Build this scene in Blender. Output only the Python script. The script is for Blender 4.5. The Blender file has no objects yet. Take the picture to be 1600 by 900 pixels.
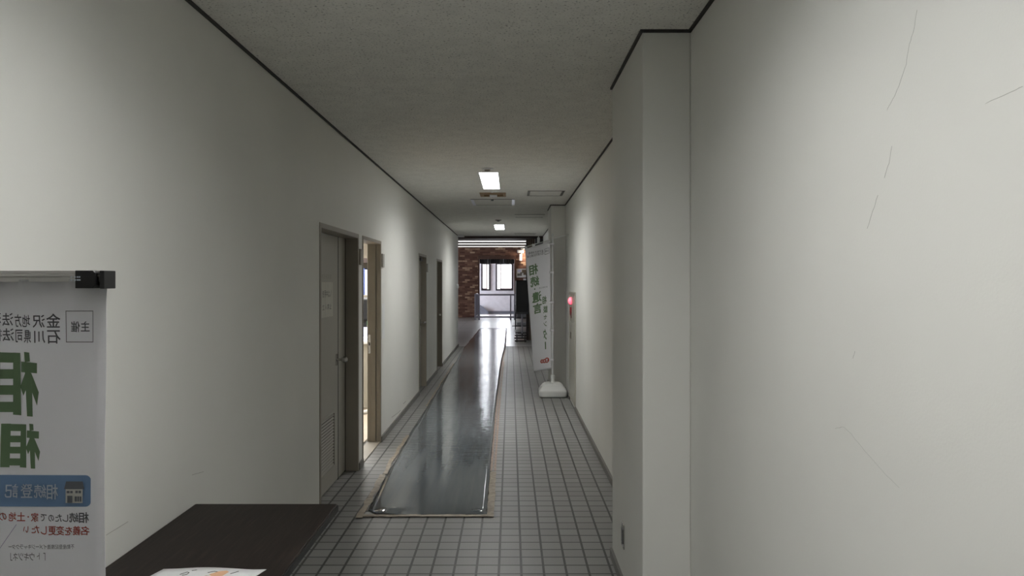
import bpy, bmesh, math, random
from mathutils import Vector, Matrix
random.seed(7)
S = bpy.context.scene
COL = S.collection
PI = math.pi

# ------------------------------------------------------------------ camera
F, CX, HY, CZ = 1173.0, 797.5, 440.0, 1.55
cam_d = bpy.data.cameras.new('camera'); cam = bpy.data.objects.new('camera', cam_d); COL.objects.link(cam)
cam.location = (0, 0, CZ); cam.rotation_euler = (PI/2, 0, 0)
cam_d.sensor_width = 36; cam_d.lens = F/1600*36
cam_d.shift_x = (800-CX)/1600; cam_d.shift_y = -(450-HY)/1600
cam_d.clip_start = 0.02; cam_d.clip_end = 300
S.camera = cam

# ------------------------------------------------------------------ world, sun, exposure
S.view_settings.view_transform = 'Standard'; S.view_settings.look = 'None'
S.view_settings.gamma = 1; S.view_settings.use_curve_mapping = False
S.view_settings.exposure = 0.35
S.cycles.use_denoising = True
S.cycles.max_bounces = 14; S.cycles.diffuse_bounces = 10
S.cycles.sample_clamp_indirect = 6
w = bpy.data.worlds.new('overcast sky'); S.world = w; w.use_nodes = True
bg = w.node_tree.nodes['Background']; bg.inputs[0].default_value = (0.93, 0.95, 1, 1); bg.inputs[1].default_value = 2.0
sun_d = bpy.data.lights.new('sun', 'SUN'); sun_d.energy = 22; sun_d.angle = 0.05; sun_d.color = (1, 0.97, 0.95)
sun = bpy.data.objects.new('sun', sun_d); COL.objects.link(sun); sun.rotation_euler = (math.radians(-44), 0, 0)
LAMP_W = 17.5            # power of each corridor ceiling lamp
STRIP_E = 1.5            # emission of the lobby light strips

def area(name, loc, sx, sy, power, rot=(0, 0, 0), spread=PI, color=(1, 1, 1), portal=False):
    d = bpy.data.lights.new(name, 'AREA'); d.shape = 'RECTANGLE'; d.size = sx; d.size_y = sy
    d.energy = power; d.spread = spread; d.color = color
    if portal: d.cycles.is_portal = True
    o = bpy.data.objects.new(name, d); COL.objects.link(o); o.location = loc; o.rotation_euler = rot
    return o
# daylight coming in through the two landing windows
area('window_and_added_daylight', (-1.165, 36.13, 1.78), 0.42, 1.3, 25, (-PI/2, 0, 0), color=(0.9, 0.94, 1))
area('window_and_added_daylight', (-0.29, 36.13, 1.78), 0.8, 1.3, 45, (-PI/2, 0, 0), color=(0.9, 0.94, 1))
# unseen lamps added at the left as extra daylight for landing and lobby
area('window_and_added_daylight', (-5.98, 34.6, 1.6), 1.6, 1.8, 340, (0, -PI/2, 0), color=(0.86, 0.9, 1))
area('window_and_added_daylight', (-5.98, 26.0, 1.5), 1.8, 6, 85, (0, -PI/2, 0), color=(0.9, 0.93, 1))

# ------------------------------------------------------------------ helpers
def P(x, y, Y): return Vector(((x-CX)*Y/F, Y, CZ-(y-HY)*Y/F))

class NT:
    def __init__(s, name, color=(.5, .5, .5), rough=.5, metal=0, spec=.5, **k):
        s.m = bpy.data.materials.new(name); s.m.use_nodes = True
        s.t = s.m.node_tree; s.n = s.t.nodes; s.b = s.n['Principled BSDF']
        s.set('Base Color', (*color, 1)); s.set('Roughness', rough); s.set('Metallic', metal); s.set('Specular IOR Level', spec)
        for a, v in k.items(): s.set(a.replace('_', ' '), v)
    def set(s, k, v): s.b.inputs[k].default_value = v
    def add(s, t, **k):
        n = s.n.new(t)
        for a, v in k.items():
            if a.startswith('i_'): n.inputs[a[2:].replace('_', ' ')].default_value = v
            else: setattr(n, a, v)
        return n
    def link(s, a, b): s.t.links.new(a, b)
    def coord(s, scale=(1, 1, 1), loc=(0, 0, 0), rot=(0, 0, 0)):
        g = s.add('ShaderNodeNewGeometry') ; mp = s.add('ShaderNodeMapping')
        mp.inputs['Scale'].default_value = scale; mp.inputs['Location'].default_value = loc; mp.inputs['Rotation'].default_value = rot
        tc = s.add('ShaderNodeTexCoord'); s.link(tc.outputs['Object'], mp.inputs['Vector']); s.n.remove(g)
        return mp.outputs[0]
    def ramp(s, src, pts, interp='LINEAR'):
        r = s.add('ShaderNodeValToRGB'); r.color_ramp.interpolation = interp
        e = r.color_ramp.elements
        while len(e) < len(pts): e.new(.5)
        for q, (p, c) in zip(e, pts): q.position = p; q.color = (*c, 1) if len(c) == 3 else c
        s.link(src, r.inputs[0]); return r.outputs[0]
    def bump(s, src, strength, dist=.01):
        b = s.add('ShaderNodeBump'); b.inputs['Strength'].default_value = strength; b.inputs['Distance'].default_value = dist
        s.link(src, b.inputs['Height']); s.link(b.outputs[0], s.b.inputs['Normal'])

def noisy(name, color, rough=.6, scale=6, amount=.06, bump=0, bscale=200, metal=0, spec=.5, stretch=(1, 1, 1), **k):
    m = NT(name, color, rough, metal, spec, **k)
    v = m.coord(stretch); n = m.add('ShaderNodeTexNoise'); n.inputs['Scale'].default_value = scale; n.inputs['Detail'].default_value = 5
    m.link(v, n.inputs['Vector'])
    a = tuple(max(0, c*(1-amount)) for c in color); b = tuple(min(1, c*(1+amount)) for c in color)
    m.link(m.ramp(n.outputs['Fac'], [(.3, a), (.7, b)]), m.b.inputs['Base Color'])
    if bump:
        n2 = m.add('ShaderNodeTexNoise'); n2.inputs['Scale'].default_value = bscale; m.link(v, n2.inputs['Vector'])
        m.bump(n2.outputs['Fac'], bump, .002)
    return m.m

def emis(name, color, strength):
    m = NT(name, (0.8, .8, .8)); m.set('Emission Color', (*color, 1)); m.set('Emission Strength', strength); return m.m

WALL_C = (.72, .72, .685)
M = {}
M['wall'] = noisy('painted wall', WALL_C, .55, 1.1, .035, .10, 180, spec=.3)
M['ceil'] = None
def ceiling_mat():
    m = NT('rock wool ceiling board', (.5, .5, .46), .9, spec=.1)
    v = m.coord()
    a = m.add('ShaderNodeTexNoise'); a.inputs['Scale'].default_value = 95; a.inputs['Detail'].default_value = 3; m.link(v, a.inputs['Vector'])
    b = m.add('ShaderNodeTexVoronoi'); b.inputs['Scale'].default_value = 60; m.link(v, b.inputs['Vector'])
    c = m.add('ShaderNodeTexNoise'); c.inputs['Scale'].default_value = 9; c.inputs['Detail'].default_value = 4; m.link(v, c.inputs['Vector'])
    d_ = m.add('ShaderNodeTexNoise'); d_.inputs['Scale'].default_value = 42; d_.inputs['Detail'].default_value = 5; d_.inputs['Roughness'].default_value = .65; m.link(v, d_.inputs['Vector'])
    base = m.ramp(c.outputs['Fac'], [(.3, (.74, .73, .69)), (.7, (.82, .81, .765))])
    pit = m.ramp(a.outputs['Fac'], [(.30, (.35, .35, .35)), (.40, (.95, .95, .95)), (.75, (1, 1, 1))])
    big = m.ramp(d_.outputs['Fac'], [(.31, (.45, .45, .45)), (.36, (1, 1, 1))])
    m2 = m.add('ShaderNodeMix', data_type='RGBA', blend_type='MULTIPLY'); m2.inputs[0].default_value = 1; m.link(base, m2.inputs[6]); m.link(big, m2.inputs[7])
    mx = m.add('ShaderNodeMix', data_type='RGBA', blend_type='MULTIPLY'); mx.inputs[0].default_value = 1
    m.link(m2.outputs[2], mx.inputs[6]); m.link(pit, mx.inputs[7]); m.link(mx.outputs[2], m.b.inputs['Base Color'])
    m.bump(a.outputs['Fac'], .5, .003)
    return m.m
M['ceil'] = ceiling_mat()
def tile_mat(name, pitch, px, py, c1, c2, mortar, msize, rough, spec=.5):
    m = NT(name, c1, rough, spec=spec)
    v = m.coord(loc=(-px, -py, 0))
    b = m.add('ShaderNodeTexBrick'); b.offset = 0; b.squash = 1
    for k, q in (('Scale', 1), ('Mortar Size', msize), ('Mortar Smooth', .15), ('Bias', 0), ('Brick Width', pitch), ('Row Height', pitch)): b.inputs[k].default_value = q
    b.inputs['Color1'].default_value = (*c1, 1); b.inputs['Color2'].default_value = (*c2, 1); b.inputs['Mortar'].default_value = (*mortar, 1)
    m.link(v, b.inputs['Vector'])
    n = m.add('ShaderNodeTexNoise'); n.inputs['Scale'].default_value = 240; n.inputs['Detail'].default_value = 2; m.link(v, n.inputs['Vector'])
    sp = m.ramp(n.outputs['Fac'], [(.3, (.88, .88, .88)), (.7, (1.1, 1.1, 1.1))])
    mx = m.add('ShaderNodeMix', data_type='RGBA', blend_type='MULTIPLY'); mx.inputs[0].default_value = 1
    m.link(b.outputs['Color'], mx.inputs[6]); m.link(sp, mx.inputs[7]); m.link(mx.outputs[2], m.b.inputs['Base Color'])
    inv = m.add('ShaderNodeMath', operation='SUBTRACT'); inv.inputs[0].default_value = 1; m.link(b.outputs['Fac'], inv.inputs[1])
    m.bump(inv.outputs[0], .6, .003)
    return m.m
M['tile'] = tile_mat('grey floor tile', .1203, .0585, .0127, (.215, .215, .207), (.255, .255, .247), (.022, .022, .021), .0070, .40)
M['lobby_tile'] = tile_mat('pale lobby tile', .60, .12, 18.0, (.50, .50, .50), (.57, .57, .57), (.30, .30, .30), .006, .28)
M['base'] = noisy('grey baseboard vinyl', (.16, .155, .145), .5, 8, .1)
M['joint'] = noisy('dark shadow gap', (.035, .033, .03), .7)
M['frame'] = noisy('taupe painted steel', (.29, .262, .217), .45, 3, .05, spec=.4)
M['leaf'] = noisy('beige painted steel', (.37, .355, .315), .42, 3, .04, spec=.45)
M['groove'] = noisy('dark gap', (.01, .01, .01), .9)
M['chrome'] = noisy('brushed chrome', (.55, .54, .52), .22, 20, .05, metal=1)
M['paper'] = noisy('white paper', (.72, .73, .74), .6, 8, .03)
M['old_paper'] = noisy('yellowed paper', (.55, .54, .48), .6, 12, .05)
M['ink'] = noisy('dark ink', (.06, .06, .065), .7)
M['grey_ink'] = noisy('grey charcoal print', (.10, .10, .11), .7)
M['green'] = noisy('green print', (.125, .20, .105), .7, 3, .15)
M['blue'] = noisy('blue print', (.16, .27, .46), .7, 3, .04)
M['red'] = noisy('red print', (.42, .07, .045), .7)
M['orange'] = noisy('orange print', (.66, .40, .24), .6)
M['printwhite'] = noisy('pale print', (.62, .68, .76), .7)
M['housewhite'] = noisy('cream print', (.6, .6, .56), .7)
M['roofgrey'] = noisy('grey print', (.13, .14, .16), .7)
M['purple'] = noisy('faint purple line print', (.3, .24, .42), .7)
def cloth_mat():
    m = NT('white banner cloth', (.82, .82, .845), .75, spec=.15)
    tr = m.add('ShaderNodeBsdfTranslucent'); tr.inputs[0].default_value = (.90, .90, .92, 1)
    mx = m.add('ShaderNodeMixShader'); mx.inputs[0].default_value = .42; m.link(m.b.outputs[0], mx.inputs[1]); m.link(tr.outputs[0], mx.inputs[2])
    m.link(mx.outputs[0], m.n['Material Output'].inputs['Surface']); return m.m
M['fabric'] = cloth_mat()
M['plastic'] = noisy('white plastic', (.62, .63, .61), .38, 5, .03)
M['pole'] = noisy('white enamelled pole', (.62, .64, .63), .35, 5, .03)
M['alu'] = noisy('satin aluminium', (.55, .54, .53), .33, 30, .05, metal=.85, stretch=(.05, 1, 1))
M['black'] = noisy('black plastic', (.012, .012, .013), .4)
M['screen'] = noisy('black glossy screen', (.006, .006, .007), .35)
M['dgrey'] = noisy('dark grey metal', (.035, .035, .04), .4)
M['silver'] = noisy('silver painted steel', (.36, .35, .38), .35, metal=.6)
M['rail'] = noisy('grey painted railing', (.27, .26, .30), .35, metal=.3)
M['dbrown'] = noisy('dark brown wood trim', (.035, .02, .016), .5, 12, .2)
M['mbrown'] = noisy('brown wood trim', (.11, .055, .038), .5, 12, .2)
M['cream'] = noisy('cream board', (.55, .50, .42), .6)
M['winframe'] = noisy('dark bronze window frame', (.03, .026, .032), .4)
M['sash'] = noisy('pinkish beige sash', (.45, .36, .33), .5)
M['landing'] = noisy('white landing plaster', (.72, .74, .80), .7)
M['skirt'] = noisy('blue grey skirting', (.20, .22, .27), .5)
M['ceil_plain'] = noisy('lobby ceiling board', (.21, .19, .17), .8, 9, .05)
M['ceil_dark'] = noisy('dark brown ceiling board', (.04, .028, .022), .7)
M['white_metal'] = noisy('white enamel', (.75, .76, .76), .4)
M['light_hatch'] = noisy('hatch board', (.70, .69, .65), .85, 20, .05)
M['hatch_edge'] = noisy('grey hatch edge', (.16, .155, .14), .5)
M['hatch_end'] = noisy('polished hatch end', (.75, .76, .85), .3, metal=.2)
M['cardbrown'] = noisy('scorched brown board', (.27, .17, .09), .7, 30, .2)
M['darkwood'] = noisy('dark brown hollow', (.08, .045, .025), .7)
M['redlamp'] = emis('lit red lamp', (1, .03, .10), 1.6)
M['redpaint'] = noisy('dark red plastic', (.22, .012, .02), .4)
M['cabinet'] = noisy('beige cabinet steel', (.40, .385, .33), .35, 4, .04)
M['plate'] = noisy('brown plate', (.13, .10, .07), .4)
M['diffuser'] = emis('lit lamp diffuser', (.96, .98, 1), 9)
M['strip'] = emis('lit strip lamp', (1, .97, .92), STRIP_E)
M['warmlamp'] = emis('warm wall lamp glow', (1, .9, .78), 1.0)
M['bluebox'] = noisy('blue folder', (.08, .12, .32), .5)
M['greenbox'] = noisy('green folder', (.02, .22, .09), .5)
M['lilac'] = noisy('pale blue plastic', (.55, .58, .80), .5)
M['orangebox'] = noisy('orange folder', (.7, .35, .12), .5)
M['paint_scuff'] = noisy('dark scuff', (.17, .165, .15), .7)
M['crack'] = noisy('wall crack', (.36, .355, .33), .8)
M['beigefloor'] = noisy('beige office floor', (.50, .42, .33), .5)

def brick_mat():
    m = NT('brown brick', (.2, .1, .06), .75, spec=.2)
    v = m.coord(rot=(PI/2, 0, 0))
    tc = m.add('ShaderNodeTexCoord'); sx = m.add('ShaderNodeSeparateXYZ'); cx = m.add('ShaderNodeCombineXYZ')
    m.link(tc.outputs['Object'], sx.inputs[0]); m.link(sx.outputs[0], cx.inputs[0]); m.link(sx.outputs[2], cx.inputs[1])
    b = m.add('ShaderNodeTexBrick'); b.offset = .5
    for k, q in (('Scale', 1), ('Mortar Size', .006), ('Bias', 0), ('Brick Width', .22), ('Row Height', .075)): b.inputs[k].default_value = q
    b.inputs['Color1'].default_value = (0, 0, 0, 1); b.inputs['Color2'].default_value = (1, 1, 1, 1); b.inputs['Mortar'].default_value = (.35, .35, .35, 1)
    m.link(cx.outputs[0], b.inputs['Vector'])
    c = m.ramp(b.outputs['Color'], [(0, (.12, .062, .048)), (.35, (.17, .09, .067)), (.6, (.23, .125, .09)), (.76, (.29, .165, .115)), (.88, (.46, .30, .20)), (1, (.60, .43, .30))])
    m.link(c, m.b.inputs['Base Color'])
    return m.m
M['brick'] = brick_mat()

def sheet_mat():
    m = NT('shiny grey vinyl sheet', (.10, .11, .118), .12, spec=.6)
    v = m.coord()
    # crosswise ripples, stronger in the far half
    v1 = m.coord((1.8, 13, 1)); r = m.add('ShaderNodeTexNoise'); r.inputs['Scale'].default_value = 1.6; r.inputs['Detail'].default_value = 4; r.inputs['Roughness'].default_value = .6
    m.link(v1, r.inputs['Vector'])
    v2 = m.coord((9, .7, 1)); s = m.add('ShaderNodeTexNoise'); s.inputs['Scale'].default_value = 1.2; s.inputs['Detail'].default_value = 3; m.link(v2, s.inputs['Vector'])
    sep = m.add('ShaderNodeSeparateXYZ'); m.link(v, sep.inputs[0])
    mr = m.add('ShaderNodeMapRange'); mr.inputs['From Min'].default_value = 6.5; mr.inputs['From Max'].default_value = 10.5; mr.inputs['To Min'].default_value = .12; mr.inputs['To Max'].default_value = 1
    m.link(sep.outputs[1], mr.inputs[0])
    mu = m.add('ShaderNodeMath', operation='MULTIPLY'); m.link(r.outputs['Fac'], mu.inputs[0]); m.link(mr.outputs[0], mu.inputs[1])
    ad = m.add('ShaderNodeMath', operation='MULTIPLY_ADD'); m.link(s.outputs['Fac'], ad.inputs[0]); ad.inputs[1].default_value = .055; m.link(mu.outputs[0], ad.inputs[2])
    m.bump(ad.outputs[0], .6, .0095)
    col = m.ramp(s.outputs['Fac'], [(.3, (.11, .128, .145)), (.7, (.165, .185, .20))])
    m.link(col, m.b.inputs['Base Color'])
    rr = m.ramp(s.outputs['Fac'], [(.3, (.035,)*3), (.7, (.10,)*3)]); m.link(rr, m.b.inputs['Roughness'])
    return m.m
M['sheet'] = sheet_mat()
M['tape'] = noisy('tan cloth tape', (.33, .28, .215), .6, 25, .25)
M['pinktape'] = noisy('pinkish tape', (.36, .27, .22), .55, 25, .2)
def wood_mat():
    m = NT('dark wood laminate', (.016, .0115, .0095), .5, spec=.18)
    v = m.coord((14, .8, 14)); n = m.add('ShaderNodeTexNoise'); n.inputs['Scale'].default_value = 8; n.inputs['Detail'].default_value = 6; m.link(v, n.inputs['Vector'])
    m.link(m.ramp(n.outputs['Fac'], [(.3, (.011, .008, .007)), (.55, (.018, .013, .011)), (.75, (.032, .023, .019))]), m.b.inputs['Base Color'])
    m.bump(n.outputs['Fac'], .15, .001)
    return m.m
M['wood'] = wood_mat()
def glass_mat():
    m = NT('window glass', (1, 1, 1), 0)
    tr = m.add('ShaderNodeBsdfTransparent'); gl = m.add('ShaderNodeBsdfGlossy'); gl.inputs['Roughness'].default_value = 0
    mx = m.add('ShaderNodeMixShader'); mx.inputs[0].default_value = .06; m.link(tr.outputs[0], mx.inputs[1]); m.link(gl.outputs[0], mx.inputs[2])
    m.link(mx.outputs[0], m.n['Material Output'].inputs['Surface']); return m.m
M['glass'] = glass_mat()

class MB:
    def __init__(s): s.b = bmesh.new()
    def box(s, x0, x1, y0, y1, z0, z1):
        v = [s.b.verts.new((x, y, z)) for x in (x0, x1) for y in (y0, y1) for z in (z0, z1)]
        for f in ((0, 1, 3, 2), (4, 6, 7, 5), (0, 4, 5, 1), (2, 3, 7, 6), (0, 2, 6, 4), (1, 5, 7, 3)): s.b.faces.new([v[i] for i in f])
        return s
    def poly(s, pts):
        s.b.faces.new([s.b.verts.new(p) for p in pts]); return s
    def prism(s, pts, d):
        d = Vector(d); a = [s.b.verts.new(p) for p in pts]; c = [s.b.verts.new(Vector(p)+d) for p in pts]
        s.b.faces.new(a); s.b.faces.new(c[::-1]); n = len(a)
        for i in range(n): s.b.faces.new((a[i], c[i], c[(i+1) % n], a[(i+1) % n]))
        return s
    def loft(s, rings):
        rs = [[s.b.verts.new(p) for p in r] for r in rings]; n = len(rs[0])
        for a, c in zip(rs, rs[1:]):
            for i in range(n): s.b.faces.new((a[i], a[(i+1) % n], c[(i+1) % n], c[i]))
        s.b.faces.new(rs[0][::-1]); s.b.faces.new(rs[-1]); return s
    def rev(s, p0, d, prof, seg=20):
        """surface of revolution: profile [(t along d, radius)]"""
        p0 = Vector(p0); d = Vector(d).normalized(); u = d.orthogonal().normalized(); w = d.cross(u)
        return s.loft([[p0+d*t+(u*math.cos(2*PI*i/seg)+w*math.sin(2*PI*i/seg))*r for i in range(seg)] for t, r in prof])
    def cyl(s, p0, p1, r, seg=14):
        p0 = Vector(p0); p1 = Vector(p1); L = (p1-p0).length
        return s.rev(p0, p1-p0, [(0, r), (L, r)], seg)
    def tube(s, pts, r, seg=8):
        for a, c in zip(pts, pts[1:]): s.cyl(a, c, r, seg)
        return s
    def slab(s, axis, lo, hi, u0, u1, v0, v1, holes=()):
        """slab between lo..hi on axis with rectangular holes (ua,ub,va,vb); u,v = the other axes in xyz order"""
        us = sorted({u0, u1, *[h[0] for h in holes], *[h[1] for h in holes]}); vs = sorted({v0, v1, *[h[2] for h in holes], *[h[3] for h in holes]})
        def solid(i, j):
            if i < 0 or j < 0 or i >= len(us)-1 or j >= len(vs)-1: return False
            cu = (us[i]+us[i+1])/2; cv = (vs[j]+vs[j+1])/2
            return not any(h[0] < cu < h[1] and h[2] < cv < h[3] for h in holes)
        cache = {}
        def V(a, u, v):
            k = (a, u, v)
            if k not in cache:
                c = {0: (a, u, v), 1: (u, a, v), 2: (u, v, a)}[axis]; cache[k] = s.b.verts.new(c)
            return cache[k]
        for i in range(len(us)-1):
            for j in range(len(vs)-1):
                if not solid(i, j): continue
                a, b_, c, d = us[i], us[i+1], vs[j], vs[j+1]
                for t in (lo, hi): s.b.faces.new((V(t, a, c), V(t, b_, c), V(t, b_, d), V(t, a, d)))
                if not solid(i-1, j): s.b.faces.new((V(lo, a, c), V(lo, a, d), V(hi, a, d), V(hi, a, c)))
                if not solid(i+1, j): s.b.faces.new((V(lo, b_, c), V(lo, b_, d), V(hi, b_, d), V(hi, b_, c)))
                if not solid(i, j-1): s.b.faces.new((V(lo, a, c), V(lo, b_, c), V(hi, b_, c), V(hi, a, c)))
                if not solid(i, j+1): s.b.faces.new((V(lo, a, d), V(lo, b_, d), V(hi, b_, d), V(hi, a, d)))
        return s
    def sep(s, name, mat, parent=None, bevel=0):
        """every loose piece becomes a part of its own"""
        s.b.verts.index_update(); seen = set(); out = []
        for v in list(s.b.verts):
            if v in seen: continue
            st = [v]; isl = set()
            while st:
                q = st.pop()
                if q in isl: continue
                isl.add(q); st += [e.other_vert(q) for e in q.link_edges]
            seen |= isl; m = MB(); mp = {q: m.b.verts.new(q.co) for q in isl}
            for f in {f for q in isl for f in q.link_faces}: m.b.faces.new([mp[q] for q in f.verts])
            out.append(m.build(name, mat, parent, bevel))
        s.b.free(); return out
    def build(s, name, mat, parent=None, bevel=0, smooth=False):
        bmesh.ops.recalc_face_normals(s.b, faces=s.b.faces)
        me = bpy.data.meshes.new(name); s.b.to_mesh(me); s.b.free()
        o = bpy.data.objects.new(name, me); COL.objects.link(o); me.materials.append(M[mat] if isinstance(mat, str) else mat)
        if parent:
            o.parent = parent; o.matrix_parent_inverse = Matrix.Translation(-parent.location) if parent.type == 'EMPTY' else Matrix()
        if smooth:
            for p in me.polygons: p.use_smooth = True
        if bevel:
            b = o.modifiers.new('bevel', 'BEVEL'); b.width = bevel; b.segments = 2; b.limit_method = 'ANGLE'
        return o

def tag(o, label, cat, group=None, kind=None):
    o['label'] = label; o['category'] = cat
    if group: o['group'] = group
    if kind: o['kind'] = kind
    return o
def thing(name, loc, label, cat, group=None, kind=None):
    o = bpy.data.objects.new(name, None); COL.objects.link(o); o.location = loc; o.empty_display_size = .1
    return tag(o, label, cat, group, kind)

# glyphs: text outlines fitted into a box of a surface. surf(u,v)->Vector with u,v in picture-like units; mirrored as print seen from behind
_gl = {}
def glyph(ch, offset=0.0):
    offset = 0.0
    k = (ch, offset)
    if k in _gl: return _gl[k]
    c = bpy.data.curves.new('glyph', 'FONT'); c.body = ch; c.resolution_u = 2; c.offset = offset
    o = bpy.data.objects.new('glyph', c); COL.objects.link(o); bpy.context.view_layer.update()
    me = bpy.data.meshes.new_from_object(o.evaluated_get(bpy.context.evaluated_depsgraph_get()))
    vs = [(v.co.x, v.co.y) for v in me.vertices]; fs = [tuple(p.vertices) for p in me.polygons]
    bpy.data.objects.remove(o); bpy.data.curves.remove(c); bpy.data.meshes.remove(me)
    x0 = min(v[0] for v in vs); x1 = max(v[0] for v in vs); y0 = min(v[1] for v in vs); y1 = max(v[1] for v in vs)
    sx = (x1-x0) or 1; sy = (y1-y0) or 1
    _gl[k] = ([((v[0]-x0)/sx, (v[1]-y0)/sy) for v in vs], fs); return _gl[k]
def put_glyph(mb, surf, ch, x0, x1, y0, y1, mirror=True, offset=0.0):
    """x0..x1 left to right, y0 top, y1 bottom"""
    vs, fs = glyph(ch, offset)
    for dx, dy in ([(0, 0)] if offset == 0 else [(offset, 0), (-offset, 0), (0, offset), (0, -offset)]):
        bv = []
        for (a, b) in vs:
            if mirror: a = 1-a
            a = offset+(1-2*offset)*a+dx; b = offset+(1-2*offset)*b+dy
            bv.append(mb.b.verts.new(surf(x0+(x1-x0)*a, y1+(y0-y1)*b)))
        for f in fs:
            try: mb.b.faces.new([bv[i] for i in f])
            except ValueError: pass
def rect_on(mb, surf, x0, x1, y0, y1, r=0, n=1):
    pts = []
    if r:
        for cx, cy, a in ((x1-r, y0+r, -90), (x1-r, y1-r, 0), (x0+r, y1-r, 90), (x0+r, y0+r, 180)):
            for k in range(5):
                t = math.radians(a+k*22.5); pts.append((cx+r*math.cos(t), cy+r*math.sin(t)))
    else: pts = [(x0, y0), (x1, y0), (x1, y1), (x0, y1)]
    mb.poly([surf(*p) for p in pts])
def disc_on(mb, surf, cx, cy, rx, ry, n=20):
    mb.poly([surf(cx+rx*math.cos(2*PI*i/n), cy+ry*math.sin(2*PI*i/n)) for i in range(n)])

# ------------------------------------------------------------------ structure
ZC = 2.6435; XL = -1.252; XR = .785; WT = .13
D1 = (4.92, 6.18, 1.94); D2 = (6.344, 7.25, 1.94); D3 = (10.255, 11.16, 1.94); D4 = (12.76, 13.74, 1.94)
tag(MB().slab(2, -.1, 0, -6, 5, -4, 18.0).build('floor', 'tile'), 'grey square tile floor of the corridor with dark grout', 'floor', kind='structure')
tag(MB().slab(2, -.1, 0, -6, 5, 18.0, 37).build('floor', 'lobby_tile'), 'pale large tile floor of the lobby beyond the corridor', 'floor', kind='structure')
LX0, LX1 = -.32, -.12
LIGHTS = [(.62, 1.97), (7.5, 8.85), (14.4, 15.75)]
BR = (-.37, -.068, 9.23, 9.64)
tag(MB().slab(2, ZC, ZC+.12, -1.5, 1.0, -4, 18.05, [(LX0, LX1, a, b) for a, b in LIGHTS]+[BR]).build('ceiling', 'ceil'),
    'speckled grey acoustic board ceiling of the corridor', 'ceiling', kind='structure')
tag(MB().slab(0, XL-WT, XL, -4, 18.0, 0, ZC, [(a, b, -1, h) for a, b, h in ()]+[(a, b, 0, h) for a, b, h in (D1, D2, D3, D4)]).build('wall_left', 'wall'),
    'long off-white painted left corridor wall with four doorways', 'wall', kind='structure')
wr = tag(MB().box(XR, XR+.15, -4, 18.07, 0, ZC).build('wall_right', 'wall'), 'long off-white painted right corridor wall with hairline cracks', 'wall', kind='structure')
tag(MB().box(.575, XR, 3.264, 4.235, 0, ZC).build('wall_pier', 'wall', bevel=.006), 'near off-white pier jutting from the right wall', 'wall', kind='structure')
tag(MB().box(.578, XR, 10.69, 11.5, 0, ZC).build('wall_pier', 'wall', bevel=.006), 'farther off-white pier on the right, behind the hanging flag', 'wall', kind='structure')
tag(MB().box(-1.5, 1, -4.1, -4, 0, ZC).build('wall_back', 'wall'), 'off-white wall closing the corridor behind the viewer', 'wall', kind='structure')
# shadow gap trims along the ceiling
t = MB(); g = .012
t.box(XL, XL+g, -4, 18.0, ZC-g, ZC)
tag(t.build('trim_left', 'joint'), 'thin dark joint between left wall and ceiling', 'trim', kind='structure')
t = MB()
t.box(XR-g, XR, -4, 3.264, ZC-g, ZC); t.box(.575-g, XR, 3.264-g, 3.264, ZC-g, ZC); t.box(.575-g, .575, 3.264, 4.235, ZC-g, ZC)
t.box(XR-g, XR, 4.235, 10.69, ZC-g, ZC); t.box(.578-g, XR, 10.69-g, 10.69, ZC-g, ZC); t.box(.578-g, .578, 10.69, 11.5, ZC-g, ZC); t.box(XR-g, XR, 11.5, 18.07, ZC-g, ZC)
tag(t.build('trim_right', 'joint'), 'thin dark joint between right wall, piers and ceiling', 'trim', kind='structure')
# baseboards
t = MB()
for a, b in ((-4, D1[0]-.005), (D1[1], D2[0]), (D2[1], D3[0]), (D3[1], D4[0]), (D4[1], 18.0)): t.box(XL, XL+.014, a, b, 0, .055)
tag(t.build('baseboard_left', 'base'), 'grey baseboard along the left wall between the doors', 'baseboard', kind='structure')
t = MB()
for a, b in ((-4, 3.25), (4.235, 9.0), (9.87, 10.68), (11.5, 18.07)): t.box(XR-.018, XR, a, b, 0, .05)
t.box(.561, .575, 3.25, 4.235, 0, .05); t.box(.561, XR, 3.25, 3.264, 0, .05)
t.box(.564, .578, 10.68, 11.5, 0, .05); t.box(.564, XR, 10.68, 10.69, 0, .05)
tag(t.build('baseboard_right', 'base'), 'grey baseboard along the right wall and piers', 'baseboard', kind='structure')
# wall marks
def rw(x, y): Y = XR*F/(x-CX); p = P(x, y, Y); return Vector((XR-.0002, Y, p.z))
for pts in (((1433, 15), (1428, 45), (1421, 70), (1416, 100), (1406, 130), (1398, 150), (1386, 172)), ((1394, 228), (1389, 255), (1382, 278)), ((1372, 305), (1364, 330), (1355, 357)),
            ((1305, 669), (1318, 667), (1330, 678), (1352, 705), (1380, 737), (1405, 762)), ((1598, 135), (1575, 145), (1540, 162)), ((1336, 548), (1333, 560))):
    m = MB(); q = [rw(*p) for p in pts]
    q2 = []
    for a, b in zip(q, q[1:]):
        for k in range(4): q2.append(a.lerp(b, k/4)+Vector((0, random.uniform(-.0013, .0013), random.uniform(-.001, .001))))
    q2.append(q[-1]); m.tube(q2, .0003, 5); m.build('crack', 'crack', wr)
def lw(x, y): Y = XL*F/(x-CX); p = P(x, y, Y); return Vector((XL+.0002, Y, p.z))
wl = bpy.data.objects['wall_left']
for pts in (((612, 652), (622, 645), (626, 641)), ((630, 631), (634, 627)), ((300, 742), (318, 737)), ((166, 836), (200, 815))):
    m = MB(); m.tube([lw(*p) for p in pts], .0018 if pts[0][0] > 600 else .0008, 5); m.build('scuff', 'paint_scuff' if pts[0][0] > 600 else 'crack', wl)

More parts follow.
